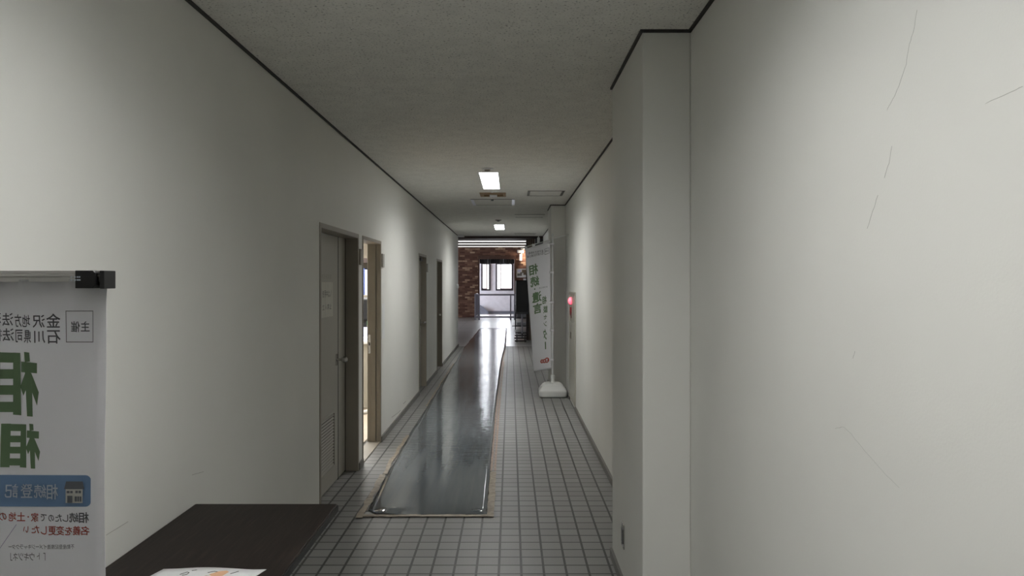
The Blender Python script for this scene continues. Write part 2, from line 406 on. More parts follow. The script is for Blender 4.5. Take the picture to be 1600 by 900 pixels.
# ------------------------------------------------------------------ lobby structure
ZL = 3.05
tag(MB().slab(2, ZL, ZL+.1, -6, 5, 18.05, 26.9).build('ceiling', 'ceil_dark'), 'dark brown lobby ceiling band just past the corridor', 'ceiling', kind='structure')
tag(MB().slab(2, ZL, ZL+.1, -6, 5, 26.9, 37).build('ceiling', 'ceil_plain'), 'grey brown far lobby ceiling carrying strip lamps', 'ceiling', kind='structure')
tag(MB().box(-1.5, 1.0, 18.05, 18.25, 2.585, ZL+.1).build('trim_beam', 'dbrown'), 'dark brown beam across the end of the corridor', 'beam', kind='structure')
tag(MB().box(.60, .785, 18.08, 18.24, 2.40, 2.585).build('trim_shutter', 'dgrey'), 'black shutter box hanging at the right corridor end', 'shutter box', kind='structure')
tag(MB().slab(1, 32.6, 32.85, -6, 5, 0, ZL, [(-1.36, .21, 0, 2.64)]).build('wall_brick', 'brick'), 'brown brick wall with pale scattered bricks around the landing opening', 'wall', kind='structure')
tag(MB().slab(0, -6.1, -6, 18, 37, 0, ZL, [(33.7, 35.5, .8, 2.4), (23, 29, .6, 2.4)]).build('wall_left', 'landing'), 'lobby side wall hidden to the left', 'wall', kind='structure')  # both openings are added out of view, beside the extra daylight lamps
tag(MB().box(5, 5.1, 18, 37, 0, ZL).build('wall_right', 'landing'), 'lobby side wall hidden to the right', 'wall', kind='structure')
tag(MB().box(-6, XL-WT, 17.9, 18.0, 0, ZL).box(XL-WT, XL-WT+.12, 18.0, 18.05, ZC, ZL).build('wall_front', 'wall'), 'lobby wall turning left past the corridor end', 'wall', kind='structure')
tag(MB().box(.94, 5, 17.97, 18.07, 0, ZL).build('wall_front', 'wall'), 'lobby wall turning right past the corridor end', 'wall', kind='structure')
W1 = (-1.40, -.955, 1.12, 2.45); W2 = (-.706, .129, 1.12, 2.45)
tag(MB().slab(1, 36.0, 36.2, -6, 5, 0, ZL, [W1, W2]).build('wall_landing', 'landing'), 'white landing wall with two windows beyond the railing', 'wall', kind='structure')
for i, (x0, x1, z0, z1) in enumerate((W1, W2)):
    wn = thing('window_%d' % (i+1), ((x0+x1)/2, 36.02, z0), ('narrower left' if i == 0 else 'wider right')+' dark framed sliding window in the white landing wall', 'window', kind='structure')
    f = .075
    MB().slab(1, 35.97, 36.06, x0, x1, z0, z1, [(x0+f, x1-f, z0+f, z1-f)]).build('window_frame', 'winframe', wn)
    xm = x1-f-.11 if i == 0 else x0+f+.16
    MB().box(xm-.02, xm+.02, 36.0, 36.04, z0+f, z1-f).box(x0+f if i == 0 else xm, xm if i == 0 else x1-f, 36.0, 36.03, z0+f, z0+f+.04).sep('sash', 'sash', wn)
    MB().box(x0+f, x1-f, 36.06, 36.066, z0+f, z1-f).build('pane', 'glass', wn)
tag(MB().box(-6, 5, 35.98, 36.0, 0, .14).build('baseboard_landing', 'skirt'), 'blue grey skirting at the foot of the white landing wall', 'baseboard', kind='structure')
tag(MB().prism([(-1.5, 35.85, 0), (-1.05, 35.85, 0), (-1.05, 35.85, .12), (-1.42, 35.85, .42), (-1.5, 35.85, .42)], (0, .1, 0)).build('trim_stair', 'skirt'), 'sloping blue grey stair stringer at the landing wall foot', 'trim', kind='structure')
# opening trim
t = MB(); t.box(-1.40, -1.33, 32.5, 32.62, 0, 2.68); t.box(.17, .24, 32.5, 32.62, 0, 2.68); t.box(-1.33, .17, 32.5, 32.62, 2.52, 2.68)
tag(t.build('trim_opening', 'mbrown'), 'brown wooden frame around the landing opening', 'trim', kind='structure')
t = MB(); n = 44; pts = []
for i in range(n+1):
    x = -1.325+1.49*i/n; pts.append((x, 32.56+.02*math.sin(i*2.2), 0))
for a, b in zip(pts, pts[1:]): t.poly([(a[0], a[1], 2.33), (b[0], b[1], 2.33), (b[0], b[1], 2.55), (a[0], a[1], 2.55)])
vo = t.build('valance', 'black'); vo.modifiers.new('s', 'SOLIDIFY').thickness = .006
tag(vo, 'black pleated valance at the top of the landing opening', 'valance')
tag(MB().box(-3, -1.42, 29.6, 29.66, 0, .004).build('trim_floor', 'cream'), 'pale strip set across the lobby floor', 'trim', kind='structure')

# lobby strip lamps
for Y, wd in ((27.5, .14), (29.5, .12), (31.7, .14)):
    lt = thing('strip_lamp', (-1.2, Y, ZL), {27.5: 'nearest and topmost of the three long strip lamps on the lobby ceiling', 29.5: 'middle of the three long strip lamps on the lobby ceiling', 31.7: 'farthest and lowest long strip lamp, just above the brick wall'}[Y], 'lamp', 'long strip lamps on the lobby ceiling')
    MB().box(-4.2, .9, Y-wd/2-.03, Y+wd/2+.03, ZL-.012, ZL).build('housing', 'ceil_plain', lt)
    MB().box(-4.18, .88, Y-.015, Y+.015, ZL-.036, ZL-.012).build('tube', 'strip', lt, bevel=.01)

# ------------------------------------------------------------------ doors
def frame(parent, y0, y1, h, xin, t=.035, depth=None, mat='frame'):
    """steel frame lining an opening: outer face slightly proud of wall, returns to xin (door face)"""
    m = MB(); xo = XL+.006; back = XL-WT
    for a, b, s in ((y0, y0+t, 1), (y1-t, y1, -1)):
        m.box(back, xo, a, b, 0, h)
    m.box(back, xo, y0+t, y1-t, h-t, h)
    # stop / rebate behind the leaf
    for a, b in ((y0+t, y0+t+.018), (y1-t-.018, y1-t)): m.box(back, xin-.045, a, b, 0, h-t)
    m.box(back, xin-.045, y0+t, y1-t, h-t-.018, h-t)
    return m.build('door_frame', mat, parent, bevel=.003)
def knob(parent, x, y, z):
    m = MB().box(x, x+.006, y-.022, y+.022, z-.045, z+.045)
    m.rev((x+.004, y, z), (1, 0, 0), [(0, .012), (.034, .010), (.04, .020), (.055, .024), (.074, .022), (.082, .012)])
    return m.build('door_handle', 'chrome', parent, smooth=False)
XD1 = -1.351
d = thing('door_1', (XD1, 5.55, 0), 'nearest beige steel double-leaf door with floor louvre and paper notice', 'door', kind='structure')
frame(d, *D1, XD1)
y0, y1 = D1[0]+.035, D1[1]-.035; ys = 5.885
lf = MB().slab(0, XD1-.028, XD1, y0+.003, ys-.004, .008, 1.90, [(5.12, 5.755, .146, .545)]).build('door_leaf', 'leaf', d, bevel=.002)
MB().box(XD1-.028, XD1, ys+.004, y1-.006, .008, 1.90).build('side_leaf', 'leaf', d, bevel=.002)
MB().box(XD1-.030, XD1+.0006, ys-.010, ys+.010, 0, 1.9).build('door_seam', 'groove', d); MB().box(XD1-.03, XD1+.001, y1-.018, y1-.0005, 0, 1.9).build('door_seam', 'groove', d)
m = MB()
for k in range(17):
    z = .150+k*.0235; m.prism([(XD1-.013, 5.12, z+.009), (XD1-.010, 5.12, z+.011), (XD1+.001, 5.12, z+.001), (XD1-.002, 5.12, z-.001)], (0, .635, 0))
m.build('louvre', 'leaf', lf)
MB().box(XD1-.034, XD1-.029, 5.10, 5.775, .12, .57).build('louvre_light_block', 'groove', lf)  # black panel added behind the slats to block room light and darken gaps
m = MB().slab(0, XD1, XD1+.004, 5.10, 5.775, .126, .565, [(5.12, 5.755, .146, .545)]); m.build('louvre_frame', 'leaf', lf)
knob(lf, XD1, 5.825, .945)

d = thing('door_2', (XL-.06, 6.8, 0), 'open taupe door frame of the bright office, second doorway on the left', 'door', kind='structure')
a, b, h = D2; m = MB(); t_ = .03
for s, e in ((a, 1), (b, -1)):
    m.box(-1.294, XL+.006, *sorted((s, s+e*t_)), 0, h); m.box(-1.342, -1.294, *sorted((s, s+e*(t_+.014))), 0, h); m.box(-1.374, -1.342, *sorted((s, s+e*(t_+.0))), 0, h)
m.box(-1.374, XL+.006, a+t_, b-t_, h-t_, h)
m.build('door_frame', 'frame', d, bevel=.003)
m = MB().box(-1.366, -1.345, b-t_-.002, b-t_, .86, 1.04); m.build('strike_plate', 'chrome', d)
MB().box(-1.361, -1.351, b-t_-.0035, b-t_-.002, .935, .965).build('latch_hole', 'groove', d)
lf = MB().box(-2.28, -1.41, a-.04, a, .01, 1.90).build('door_leaf', 'leaf', d, bevel=.002)   # swung into the room
m = MB(); m.box(-1.374, XL, a+t_, b-t_, -.02, .012); m.build('threshold', 'frame', d)

XD3 = -1.322
for i, D in ((3, D3), (4, D4)):
    xd = XD3 if i == 3 else -1.345
    d = thing('door_%d' % i, (xd, (D[0]+D[1])/2, 0), 'narrow-looking taupe door with a chrome knob, third on the left' if i == 3 else 'farthest taupe door on the left, deeply recessed', 'door', kind='structure')
    frame(d, *D, xd)
    lf = MB().box(xd-.03, xd, D[0]+.038, D[1]-.038, .008, 1.90).build('door_leaf', 'leaf' if i == 3 else 'frame', d, bevel=.002)
    knob(lf, xd, D[1]-.12, .95)
    if i == 3: MB().box(xd, xd+.03, D[1]-.34, D[1]-.06, 1.85, 1.895).build('door_closer', 'dgrey', lf)

# projecting room plates
for Y, lab, mt in ((6.19, 'small dark room plate on the wall beside the nearest door', 'frame'), (7.262, 'small beige room plate on the wall beside the open office doorway', 'leaf'), (11.19, 'tiny pale room plate beside the third door', 'leaf')):
    o = MB().box(XL, XL+.018, Y, Y+.10, 1.69, 1.82).build('room_plate', mt, bevel=.003); tag(o, lab, 'sign')
o = MB().box(XL, XL+.002, 7.30, 7.46, .99, 1.33).build('wall_notice', 'white_metal'); tag(o, 'blank pale notice strip on the left wall after the open doorway', 'notice')
# paper on nearest door
nt = thing('door_notice', (XD1, 5.5, 1.3), 'yellowed paper notice taped to the nearest door, peeling at its edge', 'notice')
m = MB(); ny = 8
rows = []
for k in range(ny+1):
    y = 5.34+.345*k/ny; dx = .002+.012*max(0, (k/ny-.75))**1.0
    rows.append((y, dx))
for (ya, da), (yb, db) in zip(rows, rows[1:]): m.poly([(XD1+da, ya, 1.29), (XD1+db, yb, 1.288), (XD1+db, yb, 1.545), (XD1+da, ya, 1.548)])
o = m.build('sheet', 'old_paper', nt); o.modifiers.new('s', 'SOLIDIFY').thickness = .0006
def dsurf(u, v): return Vector((XD1+.0045, u, v))
m = MB()
def wr_on_door(mb, s, ya, yb, zt, zb):
    n = len(s); wd = (yb-ya)/n
    for k, c in enumerate(s): put_glyph(mb, dsurf, c, ya+k*wd+.1*wd, ya+(k+1)*wd-.1*wd, zt, zb, mirror=False)
wr_on_door(m, '使用中はノ', 5.37, 5.65, 1.485, 1.435); m.build('lettering', 'ink', nt); m = MB(); wr_on_door(m, '立入禁止', 5.37, 5.655, 1.385, 1.345); m.build('lettering', 'ink', nt)
m = MB(); wr_on_door(m, '市民相談室', 5.36, 5.66, 1.605, 1.57)
o = m.build('door_lettering', 'frame'); o.location.x = -.0035; tag(o, 'faint row of lettering above the notice on the nearest door', 'lettering')

# ------------------------------------------------------------------ ceiling lamps & fittings
for i, (a, b) in enumerate(LIGHTS):
    lt = thing('ceiling_lamp', ((LX0+LX1)/2, (a+b)/2, ZC), ['recessed corridor lamp overhead, out of view in front', 'nearer bright recessed lamp on the corridor ceiling', 'farther small bright recessed lamp on the corridor ceiling'][i], 'lamp', 'recessed corridor lamps')
    zt = ZC+.075; m = MB(); th = .006
    m.box(LX0, LX0+th, a, b, ZC-.004, zt+.03); m.box(LX1-th, LX1, a, b, ZC-.004, zt+.03); m.box(LX0, LX1, a, a+th, ZC-.004, zt+.03); m.box(LX0, LX1, b-th, b, ZC-.004, zt+.03); m.box(LX0, LX1, a, b, zt+.024, zt+.03)
    m.build('housing', 'white_metal', lt)
    MB().box(LX0+th, LX1-th, a+th, b-th, zt-.03, zt-.022).build('diffuser', 'diffuser', lt)
    area('ceiling_lamp_light', ((LX0+LX1)/2, (a+b)/2, zt-.035), LX1-LX0-.02, b-a-.03, LAMP_W, spread=math.radians(150), color=(1, .985, .95)).parent = None
for (x, y, lab) in ((-.222, 7.25, 'white round ceiling sensor just before the nearer lamp'), (-.213, 13.3, 'dark round ceiling sensor just before the farther lamp')):
    o = thing('ceiling_sensor', (x, y, ZC), lab, 'sensor')
    MB().rev((x, y, ZC), (0, 0, -1), [(0, .058), (.008, .058), (.014, .045)]).build('rim', 'white_metal' if y < 10 else 'hatch_edge', o, smooth=False)
    MB().rev((x, y, ZC-.012), (0, 0, -1), [(0, .03), (.014, .024), (.018, .008)]).build('lens', 'frame' if y < 10 else 'dgrey', o)
# scorched brown opening
o = thing('ceiling_fitting', ((BR[0]+BR[1])/2, (BR[2]+BR[3])/2, ZC), 'brown wooden ceiling recess with a white fitting, behind the nearer lamp', 'fitting')
m = MB().slab(2, ZC-.004, ZC+.06, BR[0]-.012, BR[1]+.012, BR[2]-.012, BR[3]+.012, [(BR[0]+.035, BR[1]-.025, BR[2]+.2, BR[3]-.03)]); m.build('board', 'cardbrown', o)
MB().box(BR[0], BR[1], BR[2], BR[3], ZC+.06, ZC+.075).build('recess_top', 'darkwood', o)
MB().box(-.262, -.17, 9.44, 9.60, ZC-.012, ZC+.02).build('bracket', 'white_metal', o, bevel=.003)
MB().cyl((-.222, 9.13, ZC), (-.222, 9.13, ZC-.012), .012).cyl((-.18, 9.05, ZC), (-.18, 9.05, ZC-.01), .016).sep('hook', 'white_metal', o)
o = MB().rev((-.24, 9.98, ZC), (0, 0, -1), [(0, .02), (.02, .016)]).build('ceiling_screw', 'dgrey'); tag(o, 'tiny dark screw head on the ceiling hatch', 'screw')
def hatch(x0, x1, y0, y1, edge, ends, lab, e=.02):
    o = thing('ceiling_hatch', ((x0+x1)/2, (y0+y1)/2, ZC), lab, 'hatch', 'ceiling access hatches')
    MB().box(x0+.03, x1-.03, y0+.012, y1-.012, ZC-.003, ZC).build('panel', 'light_hatch', o)
    MB().box(x0, x1, y0, y0+.012, ZC-.006, ZC).box(x0, x1, y1-.012, y1, ZC-.006, ZC).sep('edge_strip', edge, o)
    for a in ((x0, x0+e+.01), (x1-e-.01, x1)): MB().box(*a, y0+.012, y1-.012, ZC-.007, ZC).build('end_strip', ends, o)
hatch(-.53, .06, 9.94, 10.7, 'hatch_edge', 'hatch_end', 'middle ceiling hatch with shiny white ends', .03)
hatch(.21, .655, 9.03, 9.54, 'hatch_edge', 'hatch_edge', 'ceiling hatch with grey ends near the right wall', .02)
hatch(.07, .56, 12.2, 12.72, 'hatch_edge', 'light_hatch', 'faint ceiling hatch beside the farther pier', .005)
hatch(.09, .58, 17.0, 17.4, 'hatch_edge', 'light_hatch', 'farthest thin ceiling hatch by the lobby', .005)
o = MB().box(.64, .70, 17.85, 17.93, 2.46, 2.60).box(.66, .68, 17.88, 17.90, 2.60, ZC).build('ceiling_speaker', 'white_metal', bevel=.006); tag(o, 'small white box hung from the ceiling at the corridor end', 'speaker')
o = MB().box(-1.24, -1.10, 17.6, 17.95, ZC-.035, ZC).build('ceiling_bracket', 'white_metal', bevel=.006); tag(o, 'small white bracket at the ceiling on the left corridor end', 'bracket')
o = MB().rev((XL, 17.5, 1.44), (1, 0, 0), [(0, .06), (.03, .06), (.045, .04)]).build('wall_bell', 'white_metal'); tag(o, 'small white round bell at the far end of the left wall', 'bell')

# outlet on near pier
o = thing('power_outlet', (.575, 3.815, .265), 'steel wall socket plate low on the near pier', 'socket')
MB().box(.569, .575, 3.775, 3.855, .200, .322).build('plate', 'chrome', o, bevel=.002)
MB().box(.5665, .569, 3.79, 3.84, .225, .297).build('socket', 'dgrey', o)

# ------------------------------------------------------------------ fire cabinet
c = thing('fire_cabinet', (XR, 9.435, .05), 'beige fire hose cabinet with glowing red lamp in the right wall', 'cabinet')
MB().slab(0, XR-.014, XR, 9.0, 9.87, .05, 1.42, [(9.03, 9.84, .08, 1.39)]).build('frame', 'cabinet', c, bevel=.002)
MB().box(XR-.008, XR, 9.03, 9.84, 1.055, 1.39).build('alarm_panel', 'cabinet', c)
dr = MB().box(XR-.010, XR, 9.035, 9.835, .085, 1.045).build('door', 'cabinet', c, bevel=.002)
MB().box(XR-.014, XR-.010, 9.58, 9.76, .82, .90).build('handle', 'plate', dr)
MB().rev((XR-.008, 9.58, 1.305), (-1, 0, 0), [(0, .048), (.02, .045), (.035, .030), (.042, .012)]).build('lamp', 'redlamp', c, smooth=True)
MB().rev((XR-.008, 9.60, 1.17), (-1, 0, 0), [(0, .055), (.012, .055), (.016, .04), (.016, .02)]).build('push_button', 'redpaint', c)
MB().box(XR-.012, XR-.008, 9.54, 9.66, 1.085, 1.12).build('button_label', 'redpaint', c)
for k in range(7): 
    m = MB()
    for q in range(3): m.cyl((XR-.0085, 9.30+q*.04, 1.16+k*.016), (XR-.0095, 9.30+q*.04, 1.16+k*.016), .004, 6)
    m.sep('speaker_hole', 'white_metal', c)

# ------------------------------------------------------------------ floor sheet and tapes
def interp(Y, pts):
    for (a, p), (b, q) in zip(pts, pts[1:]):
        if Y <= b: return p+(q-p)*max(0, (Y-a))/(b-a)
    return pts[-1][1]
EL = lambda Y: interp(Y, [(4.97, -.955), (6.5, -1.0), (10.9, -1.04), (18, -1.08), (25, -1.005)])
ER = lambda Y: interp(Y, [(4.97, -.152), (6.5, -.163), (9, -.172), (13, -.165), (15, -.155), (18, -.112), (25, -.117)])
m = MB(); NX, NY = 22, 160; grid = []
for j in range(NY+1):
    v = j/NY; Y = 4.985+(24.85-4.985)*v**2.2; row = []
    for i in range(NX+1):
        u = i/NX; x = EL(Y)+(ER(Y)-EL(Y))*u
        if i == 0: x += .006*math.sin(Y*3.1)+.004*math.sin(Y*7)
        if i == NX: x += .004*math.sin(Y*2.3)
        z = .006
        dx = x-EL(Y); dy = Y-4.985
        z += .020*math.exp(-((dx-.11-.35*(dy))/.05)**2-((dy-.06)/.07)**2) + .007*math.exp(-((dx-.735)/.05)**2-((dy-.05)/.05)**2)
        r = max(0, .09-dx)+max(0, .09-dy)
        if dx < .09 and dy < .09 and r > .09: x += (r-.09)*.4; Y_ = Y+(r-.09)*.4
        else: Y_ = Y
        row.append(m.b.verts.new((x, Y_, z)))
    grid.append(row)
for j in range(NY):
    for i in range(NX): m.b.faces.new((grid[j][i], grid[j][i+1], grid[j+1][i+1], grid[j+1][i]))
o = m.build('floor_sheet', 'sheet', smooth=True); sd = o.modifiers.new('s', 'SOLIDIFY'); sd.thickness = .003
tag(o, 'long shiny grey vinyl sheet taped down the middle of the corridor floor', 'floor sheet')
def ribbon(name, side, x0, x1, ya, yb, z, mat, lab, jit=.006, cross=False):
    m = MB(); n = max(4, int(abs(yb-ya)/.09)) if not cross else 24; A = []; B = []
    for k in range(n+1):
        t = k/n
        if cross: A.append((x0+(x1-x0)*t, ya+random.uniform(-jit, jit)*.5, z)); B.append((x0+(x1-x0)*t, yb+random.uniform(-jit, jit)*.5, z))
        else:
            yy = ya+(yb-ya)*t; e = side(yy); A.append((e+x0+random.uniform(-jit, jit), yy, z)); B.append((e+x1+random.uniform(-jit, jit), yy, z))
    for k in range(n): m.poly([A[k], B[k], B[k+1], A[k+1]])
    o = m.build(name, mat); o.modifiers.new('s', 'SOLIDIFY').thickness = .0012; tag(o, lab, 'tape', 'tape strips around the floor sheet'); return o
ribbon('tape_strip', EL, -.055, -.010, 4.90, 6.0, .0075, 'tape', 'torn tan tape along the near left edge of the floor sheet', .010)
ribbon('tape_strip', EL, -.042, -.008, 6.02, 7.55, .0075, 'tape', 'second tan tape piece on the left edge of the floor sheet', .008)
ribbon('tape_strip', EL, -.026, -.006, 9.3, 14.2, .0075, 'tape', 'thin pale tape along the middle left edge of the floor sheet', .003)
ribbon('tape_strip', ER, -.003, .044, 4.93, 6.1, .0075, 'tape', 'tan tape at the near right corner of the floor sheet', .003)
ribbon('tape_strip', ER, -.004, .014, 6.12, 18.5, .0077, 'pinktape', 'inner long pinkish tape on the right edge of the floor sheet', .002)
ribbon('tape_strip', ER, .024, .044, 6.12, 14.5, .0075, 'pinktape', 'outer long pinkish tape on the right edge of the floor sheet', .002)
ribbon('tape_strip', 0, -1.0, -.112, 4.93, 4.975, .0068, 'tape', 'tan tape across the near end of the floor sheet', .006, True)

# ------------------------------------------------------------------ table
T = thing('folding_table', (-.965, 2.07, 0), 'dark wood grain folding table against the left wall', 'table')
zt = .672
MB().box(-1.247, -.682, 1.17, 2.97, zt-.03, zt).build('tabletop', 'wood', T, bevel=.006)
MB().box(-.688, -.679, 1.18, 2.96, zt-.028, zt-.004).box(-1.24, -.69, 2.966, 2.973, zt-.028, zt-.004).sep('edge_band', 'black', T)
for x in (-1.14, -.84):
    for y in (1.50, 2.60):
        MB().cyl((x, y, .012), (x, y, zt-.03), .0125).rev((x, y, 0), (0, 0, 1), [(0, .017), (.02, .017)]).build('leg', 'dgrey', T)
MB().box(-1.14, -.84, 1.49, 1.51, .15, .17).box(-1.14, -.84, 2.59, 2.61, .15, .17).box(-1.14, -.84, 1.49, 1.51, .615, .64).box(-1.14, -.84, 2.59, 2.61, .615, .64).sep('stretcher', 'dgrey', T)
L = thing('leaflet', (-.92, 2.18, zt), 'white printed leaflet lying on the dark table', 'leaflet')
def lsurf(u, v):
    """u along width 0..1, v depth 0..1 (1 far)"""
    x = -1.118+.06*v+.02*0+u*(.315+.02*(1-v)*0); y = 2.075+.215*v+.004*math.sin(u*5.5); return Vector((x, y, zt+.0015+.004*max(0, math.sin(u*PI*1.4-.6))))
m = MB(); g = [[m.b.verts.new(lsurf(i/16, j/6)) for i in range(17)] for j in range(7)]
for j in range(6):
    for i in range(16): m.b.faces.new((g[j][i], g[j][i+1], g[j+1][i+1], g[j+1][i]))
o = m.build('sheet', 'paper', L, smooth=True); o.modifiers.new('s', 'SOLIDIFY').thickness = .0008
up = Vector((0, 0, .0012))
ls = lambda u, v: lsurf(u, v)+up
m = MB(); m.poly([ls(*p) for p in ((.56, .74), (.60, .86), (.66, .90), (.70, .86), (.70, .72), (.64, .66))]); m.poly([ls(*p) for p in ((.50, .50), (.72, .50), (.74, .66), (.55, .70))]); m.build('picture', 'orange', L)
m = MB()
for pts in (((.28, .74), (.31, .82), (.34, .80), (.35, .74), (.32, .70)), ((.33, .87), (.37, .89)), ((.52, .80), (.56, .85), (.60, .84)), ((.74, .80), (.775, .90))):
    m.tube([ls(*p) for p in pts], .0008, 4)
    m.build('drawn_line', 'ink', L); m = MB()

# ------------------------------------------------------------------ near roll-up banner
BY = .95
def bs(x, y, off=.0):
    d = .010*math.exp(-max(0, (y-441))/14.0)*math.sin(x*.085+1) + .0022*math.sin(y*.013+x*.006)
    p = P(x, y, BY); p.y += d-off; return p
B = thing('roll_up_banner', ((-.485-1.18)/2, BY+.03, 0), 'white roll-up banner with mirrored green lettering, at left edge before the table', 'banner')
m = MB(); xs = [-700+i*(865/58) for i in range(59)]; ys_ = [437+j*(1455/60)*(j/60)**.5 for j in range(61)]
g = [[m.b.verts.new(bs(x, y)) for x in xs] for y in ys_]
for j in range(60):
    for i in range(58): m.b.faces.new((g[j][i], g[j][i+1], g[j+1][i+1], g[j+1][i]))
pan = m.build('banner_cloth', 'fabric', B, smooth=True); pan.modifiers.new('s', 'SOLIDIFY').thickness = .0008
BL = P(-700, 0, BY).x
def bx(x0, x1, y0, y1, a=-.010, b=.012): p = P(x0, y1, BY); q = P(x1, y0, BY); return (p.x, q.x, BY+a, BY+b, p.z, q.z)
m = MB(); m.box(*bx(-706, 165, 423, 428, -.007, .012)); m.box(*bx(-706, 165, 428, 432.5, -.011, .012)); m.box(*bx(-706, 165, 432.5, 440.5, -.008, .012)); m.build('top_rail', 'alu', B, bevel=.0008)
MB().box(*bx(164.5, 172, 423, 451, -.014, .014)).build('end_cap', 'black', B, bevel=.001)
m = MB(); m.prism([P(117, 422.5, BY-.016), P(145, 422.5, BY-.016), P(148.5, 426, BY-.016), P(148.5, 446, BY-.016), P(144, 450.5, BY-.016), P(117, 450.5, BY-.016)], (0, .03, 0)).box(*bx(148, 165, 426, 430, -.013, 0)); clip = m.build('clip', 'black', B, bevel=.0008)
m = MB()
for x in (122, 127.5, 131.5, 134.5):
    m.box(*bx(x, x+2.2, 432, 434, -.0165, -.0158)); m.box(*bx(x, x+2.6, 436.5, 438.5, -.0165, -.0158))
m.build('clip_marks', 'printwhite', clip)
# pole and foot
bc = (-.485-1.18)/2
MB().cyl((bc, BY+.03, .08), (bc, BY+.03, 1.55), .011).cyl((bc, BY+.03, 1.548), (bc, BY+.008, 1.548), .008).build('support_pole', 'alu', B)
MB().box(-1.19, -.478, BY-.045, BY+.07, .03, .10).build('base', 'alu', B, bevel=.012)
for x in (-1.05, -.62): MB().box(x-.02, x+.02, BY-.17, BY+.19, 0, .03).build('foot', 'dgrey', B, bevel=.006)
# printing
K = lambda x, y: bs(x, y, .0012)
def chars(lst, mat, name='lettering', off=0.0):
    m = MB()
    for ch, x0, x1, y0, y1 in lst: put_glyph(m, K, ch, x0, x1, y0, y1, True, off)
    return m.build(name, mat, pan)
chars([('主', 125.5, 139.5, 502, 518), ('催', 110.5, 124.5, 502, 519),
       ('金', 72, 94, 490, 512), ('沢', 51, 70, 492, 512), ('地', 35, 47, 492, 511), ('方', 23, 34, 491, 511), ('法', 4, 21, 489, 509), ('務', -15, 2, 488, 509), ('局', -34, -17, 488, 508),
       ('石', 73, 94, 516, 537), ('川', 53, 70, 517, 536), ('県', 37, 48, 516, 536), ('司', 24, 35, 515, 535), ('法', 4, 22, 513, 533), ('書', -14, 3, 513, 533), ('士', -33, -16, 513, 532), ('会', -52, -35, 513, 532)], 'grey_ink', off=.012)
m = MB()
for a in ((102.5, 117, 485.5, 486.5), (117, 131, 485.5, 486.5), (131, 145, 485.5, 486.5), (102.5, 145, 534, 535), (102.5, 103.4, 486.5, 534), (144.1, 145, 486.5, 534)): rect_on(m, K, *a)
m.build('print_box', 'grey_ink', pan)
m = MB(); big = [('相', -18, 60, 550, 651), ('続', -112, -30, 550, 651), ('相', 1, 63, 662, 731), ('談', -70, -8, 662, 731)]
for ch, x0, x1, y0, y1 in big:
    if x1 > 100 or ch not in '相': put_glyph(m, K, ch, x0, x1, y0, y1, True, .035)
# heavy hand-laid 相 like the photo: tree radical (right, mirrored) and eye radical (left)
def sou(ox, oy, sx, sy):
    k = lambda x, y: K(ox+x*sx, oy+y*sy)
    def pl(*pts): m.poly([k(*p) for p in pts])
    pl((33, 0), (41, 1), (42, 15), (34, 16)); pl((28.5, 15), (53, 17.5), (53, 33.5), (28.5, 31.5)); 
    pl((34, 31), (44, 33), (45.5, 62), (47, 101), (38, 100.5), (35.5, 60))
    pl((35, 31.5), (35.5, 60), (32, 68.5), (27, 54)); pl((44, 33), (56, 63), (53.5, 84), (45, 62))
    X0, X1, X2, X3 = -22, -4, 16, 27
    pl((X0, 0), (X3, 1.5), (X3, 17), (X0, 16)); pl((X0, 27), (X3, 27), (X3, 42), (X0, 42)); pl((X0, 52), (X3, 52), (X3, 67), (X0, 67)); pl((X0, 78), (X3, 78), (X3, 94), (X0, 94))
    pl((X2, 1), (X3, 1.5), (X3+2, 99), (X2, 98)); pl((X0-2, 0), (X1, 0), (X1-1, 98), (X0-2, 98))
sou(4, 550, 1, 1); m.build('heading', 'green', pan); m = MB(); sou(20, 662, .78, .69)
m.build('heading', 'green', pan)
m = MB(); rect_on(m, K, -640, 144, 742, 790, 8)
# blue bar as strips so it follows the cloth
m.b.free(); m = MB()
for i in range(40):
    xa = -640+i*(776/40); xb = xa+776/40; m.poly([K(xa, 741.5), K(xb, 741.5), K(xb, 790.5), K(xa, 790.5)])
m.poly([K(136, 741.5), K(139, 742), K(142, 744), K(144, 747), K(144, 785), K(142, 788), K(139, 790), K(136, 790.5)])
o = m.build('blue_bar', 'blue', pan)
K0 = K
K = lambda x, y: bs(x, y, .0020)
chars([('相', 76, 93.5, 755, 779), ('続', 56, 75, 756, 777), ('登', 35, 54, 755, 776.5), ('記', 10, 31, 755, 776.5)], 'printwhite', off=.012)
m = MB(); m.poly([K(*p) for p in ((106, 751), (132, 751), (134.5, 763), (103, 763))]); m.build('house_roof', 'roofgrey', pan)
m = MB(); rect_on(m, K, 105.5, 132, 763, 784.5); m.build('house_wall', 'housewhite', pan)
K = lambda x, y: bs(x, y, .0026)
m = MB()
for a in ((107.5, 112, 765.5, 769), (113, 117, 765.5, 769), (121, 125, 765, 769), (126, 130, 765, 769), (108.5, 116.5, 773, 784), (120, 123.5, 774, 782), (124.3, 127, 774, 782), (127.8, 130.5, 774, 782)): rect_on(m, K, *a)
m.build('house_opening', 'roofgrey', pan)
K = K0
chars([('相', 125.6, 141, 799, 816), ('続', 110.6, 125, 800, 815), ('し', 100, 109, 803, 814), ('た', 89, 99, 802, 814), ('の', 78, 87, 803, 813.5), ('で', 66, 75.5, 802, 813)], 'grey_ink', off=.016)
